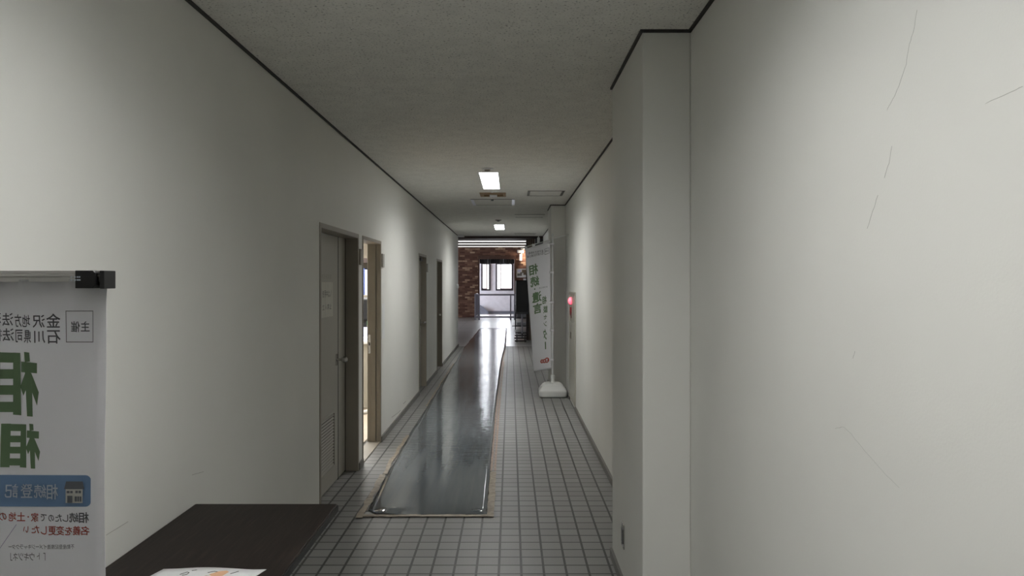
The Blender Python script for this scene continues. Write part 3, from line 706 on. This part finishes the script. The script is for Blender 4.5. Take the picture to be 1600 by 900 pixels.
chars([('家', 51, 62.5, 800, 814), ('・', 45.5, 48, 805, 807.5), ('土', 29, 42, 799, 813), ('地', 16, 28, 799, 813), ('の', 1, 13, 800, 812),
       ('名', 129, 142, 821, 835), ('義', 116, 128, 820.5, 835), ('を', 103, 115, 822, 835), ('変', 90, 102.5, 820.5, 835), ('更', 78, 90, 821, 835), ('し', 66, 75.5, 821, 834), ('た', 52, 64, 820, 832), ('い', 39, 47, 821, 831)], 'red', 'red_lettering', off=.016)
s = '不動産登記推進イメージキャラクター'; ln = []
for i, ch in enumerate(s):
    x1 = 118-i*6.05; ln.append((ch, x1-5.5, x1, 849.5, 856.5) if ch not in 'ーャ' else (ch, x1-5.2, x1, 852.3 if ch == 'ー' else 851.5, 853.3 if ch == 'ー' else 856.5))
s = '「トウキツネ」'
for i, ch in enumerate(s):
    x1 = 73-i*8.5
    ln.append((ch, x1-(3 if ch in '「」' else 7.6), x1, 862.5, 874.5) if ch != 'ト' else (ch, x1-4.5, x1-.5, 862.5, 873))
chars(ln, 'grey_ink', 'caption')
m = MB(); m.poly([K(28, 818), K(28.7, 818.2), K(.5, 859), K(0, 858.5)]); m.build('print_line', 'purple', pan)

# ------------------------------------------------------------------ hanging flag (nobori) on stand
NB = thing('banner_flag', (.572, 10.17, 0), 'tall white flag with mirrored green lettering on a pole by the right wall', 'flag')
cs = {'TL': (820.5, 389), 'TR': (859.5, 377), 'BL': (834, 581), 'BR': (861.5, 576)}
def ns(x, y, off=0.0):
    return None
def nuv(u, v, off=0.0):
    """u 0 left..1 right, v 0 top..1 bottom"""
    a = Vector(cs['TL']).lerp(Vector(cs['TR']), u); b = Vector(cs['BL']).lerp(Vector(cs['BR']), u); q = a.lerp(b, v)
    Y = 10.50-.36*u+.010*math.sin(u*5+v*2.5); p = P(q.x, q.y, Y); p.y -= off; return p
def inv(x, y):
    # picture position to u,v
    u, v = .5, .5
    for _ in range(12):
        yl = cs['TL'][1]+(cs['BL'][1]-cs['TL'][1])*v; yr = cs['TR'][1]+(cs['BR'][1]-cs['TR'][1])*v
        xl = cs['TL'][0]+(cs['BL'][0]-cs['TL'][0])*v; xr = cs['TR'][0]+(cs['BR'][0]-cs['TR'][0])*v
        u = (x-xl)/(xr-xl); yt = cs['TL'][1]+(cs['TR'][1]-cs['TL'][1])*u; yb = cs['BL'][1]+(cs['BR'][1]-cs['BL'][1])*u
        v = (y-yt)/(yb-yt)
    return u, v
def uvbox(x0, x1, y0, y1):
    """upright box in the picture -> u,v range using its centre"""
    u, v = inv((x0+x1)/2, (y0+y1)/2); du = (x1-x0)/(39-13*v); dv = (y1-y0)/196; return u-du/2, u+du/2, v-dv/2, v+dv/2
m = MB(); g = [[m.b.verts.new(nuv(i/24, j/60)) for i in range(25)] for j in range(61)]
for j in range(60):
    for i in range(24): m.b.faces.new((g[j][i], g[j][i+1], g[j+1][i+1], g[j+1][i]))
fl = m.build('flag_cloth', 'fabric', NB, smooth=True); fl.modifiers.new('s', 'SOLIDIFY').thickness = .0012
ks = lambda u, v: nuv(u, v, .006)
def nch(lst, mat, name='lettering', off=.02):
    m = MB()
    for ch, *b in lst: put_glyph(m, ks, ch, *uvbox(*b), True, off)
    return m.build(name, mat, fl)
hd = []
for i, ch in enumerate('金沢地方法務局'):
    x1 = 849-i*3.35; yc = 392.0+i*.62; hd.append((ch, x1-3.0, x1, yc-1.9, yc+1.9))
for i, ch in enumerate('石川県司法書士会'):
    x1 = 849.3-i*3.28; hd = hd if i else (nch(hd, 'ink', 'header_lettering', 0), [])[1]; yc = 396.0+i*.72; hd.append((ch, x1-2.9, x1, yc-1.9, yc+1.9))
nch(hd, 'ink', 'header_lettering', 0); hd = [('主', 854.6, 857.2, 390.3, 393.2), ('催', 851.8, 854.4, 390.8, 393.8)]
nch(hd, 'ink', 'header_lettering', 0)
m = MB()
u0, u1, v0, v1 = uvbox(850.8, 858.2, 388, 397)
for a in ((u0, u1, v0, v0+.0025), (u0, u1, v1-.0025, v1), (u0, u0+.012, v0, v1), (u1-.012, u1, v0, v1)): rect_on(m, ks, *a)
m.build('print_box', 'grey_ink', fl)
nch([('相', 827, 840.5, 412.6, 429.6), ('続', 828.7, 842.3, 431.6, 448), ('遺', 831.4, 846, 455.8, 472.4), ('言', 833, 846.5, 473.6, 490)], 'green', 'heading', .03)
m = MB(); u, v = inv(835.5, 451.7); disc_on(m, ks, u, v, .03, .006); m.build('heading_dot', 'green', fl)
nch([('相', 847.6, 854, 462.5, 475), ('談', 848.8, 855.4, 477.5, 489), ('セ', 849.6, 854.5, 492, 498.5), ('ン', 849.5, 854, 502, 510), ('タ', 849, 854.5, 514, 531)], 'green', 'subheading', .03)
m = MB(); rect_on(m, ks, *uvbox(851.4, 853.1, 534, 545.5)); m.build('long_vowel_mark', 'green', fl)
nch([(ch, 855-i*2.6-2.3, 855-i*2.6, 447+i*.45, 449.6+i*.45) for i, ch in enumerate('トウキツネ')], 'grey_ink', 'caption', 0)
for i, (x, y, r) in enumerate(((846.8, 564.5, 2.5), (850.6, 564, 2.7), (854.4, 562.7, 3.4))):
    m = MB(); u, v = inv(x, y); sw = 39-13*v; ks2 = lambda a, b: nuv(a, b, .006+.0005*i); disc_on(m, ks2, u, v, r/sw, r*1.22/196); m.build('red_seal', 'red', fl)
    m = MB(); ks3 = lambda a, b: nuv(a, b, .0085+.0005*i); put_glyph(m, ks3, '予約可'[2-i] if False else '不要無'[i] if False else '料無○'[i] if i < 2 else '！', u-r*.5/sw, u+r*.5/sw, v-r*.7/196, v+r*.7/196, True, .01); m.build('seal_mark', 'fabric', fl)
# pole, bar, tabs
m = MB(); zp = P(864, 366, 10.17).z
m.cyl((.572, 10.17, .27), (.572, 10.17, 1.2), .0125).cyl((.572, 10.17, 1.2), (.572, 10.17, zp), .0105); 
m.rev((.572, 10.17, zp-.03), (0, 0, 1), [(0, .014), (.02, .018), (.04, .010)])
for z in (1.2, .78): m.cyl((.572, 10.17, z-.02), (.572, 10.17, z+.02), .0165)
m.build('pole', 'pole', NB)
a = P(813.6, 388, 10.56); b = P(888.5, 366.4, 10.05); 
MB().cyl(a, b, .006).build('crossbar', 'pole', NB)
for u in (.04, .34, .94):
    p = nuv(u, 0); q = a.lerp(b, (p.x-a.x)/(b.x-a.x)); MB().prism([(p.x-.02, p.y-.004, p.z-.02), (p.x+.02, p.y-.004, p.z-.02), (q.x+.02, q.y-.009, q.z+.008), (q.x-.02, q.y-.009, q.z+.008)], (0, .016, 0)).build('hanging_tab', 'fabric', NB)
for v in (.02, .245, .48, .70, .93):
    p = nuv(1, v); z = p.z; MB().prism([(p.x-.02, p.y-.003, z-.012), (.572+.018, 10.155, z-.012), (.572+.018, 10.155, z+.012), (p.x-.02, p.y-.003, z+.012)], (0, .003, 0)).build('pole_tab', 'fabric', NB)
def rr(cx, cy, hx, hy, z, r=.05, n=6):
    out = []
    for sx, sy, a0 in ((1, 1, 0), (-1, 1, 90), (-1, -1, 180), (1, -1, 270)):
        for k in range(n+1):
            t = math.radians(a0+90*k/n); out.append(Vector((cx+sx*(hx-r)+r*math.cos(t), cy+sy*(hy-r)+r*math.sin(t), z)))
    return out
cx, cy = .570, 10.175
m = MB().loft([rr(cx, cy, .17, .17, 0), rr(cx, cy, .182, .182, .012), rr(cx, cy, .187, .185, .03), rr(cx, cy, .187, .185, .075), rr(cx, cy, .183, .18, .092), rr(cx, cy, .135, .135, .158, .045), rr(cx, cy, .105, .105, .180, .04), rr(cx, cy, .085, .085, .184, .035)])
m.build('water_base', 'plastic', NB, smooth=False, bevel=.004)
m = MB().rev((cx+.002, cy, .18), (0, 0, 1), [(0, .035), (.02, .026), (.055, .022)]).rev((cx+.002, cy, .235), (0, 0, 1), [(0, .031), (.045, .031), (.05, .022)]); m.build('socket', 'plastic', NB)
MB().rev((cx-.14, cy-.06, .13), (-.6, 0, .8), [(0, .02), (.018, .02)]).build('filler_cap', 'plastic', NB)

# ------------------------------------------------------------------ lobby railing
R = thing('guard_railing', (-.6, 30.3, 0), 'grey steel guard railing before the bright landing opening', 'railing')
m = MB(); m.cyl((-1.44, 30.3, 1.02), (.20, 30.3, 1.02), .033).cyl((-1.42, 30.3, 1.02), (-1.42, 32.5, 1.02), .033); m.build('handrail', 'rail', R)
m = MB(); m.box(-1.42, .19, 30.28, 30.32, .09, .15).box(-1.44, -1.40, 30.3, 32.5, .09, .15); m.build('bottom_rail', 'rail', R)
for x, y in ((-1.42, 30.3), (-1.26, 30.3), (.01, 30.3), (.17, 30.3), (-1.42, 32.46)): MB().box(x-.028, x+.028, y-.028, y+.028, 0, 1.0).build('post', 'rail', R, bevel=.004)
for k in range(14): MB().cyl((-1.42, 30.45+k*.145, .15), (-1.42, 30.45+k*.145, 1.0), .010, 8).build('baluster', 'rail', R)

# ------------------------------------------------------------------ display on stand
Dp = thing('display_board', (.30, 19.5, 0), 'tall black screen on a wheeled stand, left of the hanging flag', 'display')
MB().box(.135, .465, 19.42, 19.50, .76, 1.585).build('screen', 'screen', Dp, bevel=.02)
MB().box(.15, .455, 19.50, 19.53, .80, 1.54).build('back_cover', 'black', Dp)
MB().cyl((.305, 19.52, .10), (.305, 19.52, 1.2), .022).build('pole', 'silver', Dp)
for z, y, xx in ((.015, 19.18, .11), (.075, 19.34, .10), (.13, 19.5, .115), (.185, 19.66, .13)): MB().box(xx, .41, y, y+.05, z, z+.035).build('base_bar', 'black', Dp, bevel=.004)
MB().box(.15, .18, 19.2, 19.7, .0, .2).box(.36, .39, 19.2, 19.7, 0, .2).box(.28, .33, 19.34, 19.7, .14, .21).sep('base_rail', 'dgrey', Dp)
MB().box(.13, .48, 19.40, 19.54, .71, .77).build('tray', 'dgrey', Dp)
# slatted screen
SS = thing('slatted_screen', (.53, 19.9, 0), 'brown and cream vertical slatted screen behind the hanging flag', 'screen')
MB().box(.43, .66, 19.9, 19.93, 0, ZL).build('backing_board', 'cream', SS)
MB().box(.415, .49, 19.84, 19.93, 0, ZL-.6).box(.415, .44, 19.84, 19.93, ZL-.6, ZL).build('post', 'dbrown', SS)
for x in (.465, .515, .565, .615): MB().box(x-.01, x+.012, 19.86, 19.9, 0, ZL).build('slat', 'mbrown', SS)
# utility cart behind
Ct = thing('utility_cart', (.36, 24.4, 0), 'small dark wheeled cart standing behind the black screen', 'cart')
for x in (.16, .57):
    for y in (24.2, 24.7):
        MB().cyl((x, y, .06), (x, y, .80), .016, 8).build('post', 'dgrey', Ct)
        MB().cyl((x-.012, y, .035), (x+.012, y, .035), .035, 14).build('caster', 'black', Ct)
for z in (.10, .36, .60): MB().box(.14, .59, 24.18, 24.72, z, z+.03).build('shelf', 'dgrey', Ct)
MB().cyl((.16, 24.2, .80), (.16, 24.7, .80), .016, 8).cyl((.05, 24.22, .12), (.16, 24.22, .12), .012, 8).sep('push_handle', 'dgrey', Ct)
for x0, x1, z, hh, mt, lab in ((.20, .36, .39, .16, 'silver', 'grey bundle on the middle shelf of the dark cart'), (.38, .54, .39, .13, 'paper', 'white packet on the middle shelf of the dark cart'), (.20, .50, .13, .10, 'paper', 'white packet on the bottom shelf of the dark cart')):
    o = MB().box(x0, x1, 24.25, 24.6, z, z+hh).build('packet', mt, bevel=.02); tag(o, lab, 'packet')
# wall lamp, picture, card on brick
wlm = thing('wall_lamp', (.43, 32.55, 2.7), 'white wall lamp glowing on the brick right of the opening', 'lamp')
MB().box(.29, .58, 32.38, 32.6, 2.79, 2.92).build('canopy', 'white_metal', wlm, bevel=.02)
MB().box(.44, .62, 32.45, 32.6, 2.95, 2.985).build('bracket', 'white_metal', wlm)
MB().cyl((.45, 32.48, 2.46), (.45, 32.48, 2.74), .055).build('lamp_tube', 'warmlamp', wlm)
MB().cyl((.45, 32.48, 2.74), (.45, 32.48, 2.79), .03).box(.44, .46, 32.48, 32.6, 2.73, 2.75).build('stem', 'dgrey', wlm)
area('wall_lamp_light', (.62, 32.30, 2.72), .2, .3, 5, (PI*.5, 0, 0), color=(1, .78, .58))
pf = thing('framed_picture', (.5, 32.6, 1.9), 'pale framed picture hanging on the brick above the black screen', 'picture')
MB().slab(1, 32.565, 32.6, .26, .82, 1.73, 2.11, [(.28, .80, 1.75, 2.09)]).build('frame', 'white_metal', pf)
MB().box(.28, .80, 32.58, 32.6, 1.75, 2.09).build('print', 'paper', pf)
m = MB().box(.30, .46, 32.576, 32.58, 1.98, 2.05); m.build('print_patch', 'lilac', pf)
m = MB().box(.50, .78, 32.576, 32.58, 1.93, 2.07).box(.56, .70, 32.576, 32.58, 1.84, 1.93); m.sep('print_patch', 'plate', pf)
m = MB().box(.30, .50, 32.576, 32.58, 1.80, 1.90).box(.42, .52, 32.575, 32.58, 1.90, 1.96); m.sep('print_patch', 'hatch_edge', pf)
o = MB().box(.56, .76, 32.59, 32.6, 1.60, 1.68).build('wall_card', 'paper'); tag(o, 'small white card on the brick under the framed picture', 'card')

# ------------------------------------------------------------------ bright office behind the second doorway
for bb, lab in (((-5, -1.40, 13.3, 13.4, 0, 2.6), 'cream office end wall seen through the open doorway'), ((-5.1, -5, 4, 13.4, 0, 2.6), 'hidden side wall of the office'), ((-5, -1.40, 4, 4.1, 0, 2.6), 'hidden near wall of the office')):
    tag(MB().box(*bb).build('wall_office', 'cream'), lab, 'wall', kind='structure')
tag(MB().box(-5.1, -1.383, 4, 13.4, 2.6, 2.64).build('ceiling', 'white_metal'), 'white office ceiling beyond the open doorway', 'ceiling', kind='structure')
tag(MB().box(-5, -1.40, 4.1, 13.3, 0, .015).build('floor', 'beigefloor'), 'beige office floor beyond the open doorway', 'floor', kind='structure')
area('office_light', (-2.4, 9.5, 2.58), 1.2, 4, 150, color=(1, .99, .96))
# view line through the slit: x = -.193*Y
bk = thing('bookcase', (-2.2, 11.2, 0), 'dark topped office bookcase glimpsed through the open doorway', 'bookcase')
MB().box(-2.75, -1.75, 11.2, 11.55, 1.83, 1.90).build('top', 'dbrown', bk); MB().box(-2.75, -1.75, 11.53, 11.55, .9, 1.83).build('back', 'frame', bk)
MB().box(-2.75, -2.72, 11.2, 11.55, .015, 1.83).box(-1.78, -1.75, 11.2, 11.55, .015, 1.83).build('side', 'frame', bk)
for z in (1.35, .9): MB().box(-2.72, -1.78, 11.2, 11.53, z-.025, z).build('shelf', 'frame', bk)
MB().box(-2.72, -1.78, 11.22, 11.53, .015, .875).build('cupboard', 'leaf', bk)
fx = -2.30; i = 0
for wdt, h, mt, cn in ((.04, .36, 'bluebox', 'blue'), (.045, .36, 'lilac', 'pale blue'), (.035, .40, 'bluebox', 'blue'), (.04, .38, 'lilac', 'pale lilac'), (.03, .34, 'plate', 'brown'), (.03, .37, 'orangebox', 'orange'), (.05, .37, 'paper', 'white'), (.04, .4, 'bluebox', 'blue')):
    o = MB().box(fx, fx+wdt-.003, 11.24, 11.5, 1.35, 1.35+h).build('file_folder', mt, bevel=.002); tag(o, '%s file folder number position %s on the upper office shelf' % (cn, ['far left', 'second from left', 'third from left', 'fourth from left', 'fifth from left', 'sixth from left', 'seventh from left', 'far right'][i]), 'folder', 'folders on the office shelf'); o['label'] = o['label'].replace('number position ', ''); fx += wdt; i += 1
for k, (x, mt, cn) in enumerate(((-2.24, 'greenbox', 'green'), (-2.15, 'greenbox', 'dark green'), (-2.06, 'paper', 'white'))):
    o = MB().box(x, x+.075, 11.24, 11.5, .90, 1.26-.04*k).build('storage_box', mt, bevel=.003); tag(o, '%s storage box on the lower office shelf, %s' % (cn, ['leftmost', 'middle', 'rightmost'][k]), 'box', 'boxes on the lower office shelf')
ch = thing('office_chair', (-1.93, 9.9, .015), 'black office chair behind the pale desk in the bright office', 'chair')
MB().box(-2.12, -1.76, 9.90, 9.96, 1.03, 1.34).build('backrest', 'black', ch, bevel=.03); MB().box(-2.14, -1.74, 9.95, 10.35, .50, .57).build('seat', 'black', ch, bevel=.025)
MB().box(-1.97, -1.91, 9.96, 10.0, .55, 1.1).build('back_support', 'black', ch); MB().cyl((-1.94, 10.15, .08), (-1.94, 10.15, .5), .025).build('column', 'dgrey', ch)
m = MB()
for k in range(5): a = k*2*PI/5; m.cyl((-1.94, 10.15, .09), (-1.94+.26*math.cos(a), 10.15+.26*math.sin(a), .05), .018, 8)
m.build('base', 'dgrey', ch)
for k in range(5): a = k*2*PI/5; MB().cyl((-1.955+.26*math.cos(a), 10.15+.26*math.sin(a), .04), (-1.925+.26*math.cos(a), 10.15+.26*math.sin(a), .04), .025, 10).build('caster', 'black', ch)
dk = thing('counter_desk', (-1.9, 9.3, .015), 'pale counter desk inside the bright office', 'desk')
MB().box(-2.5, -1.55, 9.0, 9.6, .80, .84).build('desktop', 'white_metal', dk, bevel=.006); MB().box(-2.48, -1.57, 9.04, 9.08, .03, .80).build('modesty_panel', 'cabinet', dk)
for x in (-2.48, -1.60): MB().box(x, x+.03, 9.04, 9.57, .015, .80).build('side_panel', 'cabinet', dk)
mo = thing('desk_tray', (-1.9, 9.2, .84), 'pale blue plastic tray on the office counter desk', 'tray')
MB().box(-2.05, -1.66, 9.08, 9.4, .84, .87).build('tray', 'lilac', mo, bevel=.004); MB().box(-2.05, -1.66, 9.36, 9.4, .87, .98).build('back_edge', 'lilac', mo)
o = MB().cyl((-1.84, 8.55, .037), (-1.60, 8.8, .037), .022).build('white_pipe', 'white_metal'); tag(o, 'white pipe low on the office floor in the doorway', 'pipe')
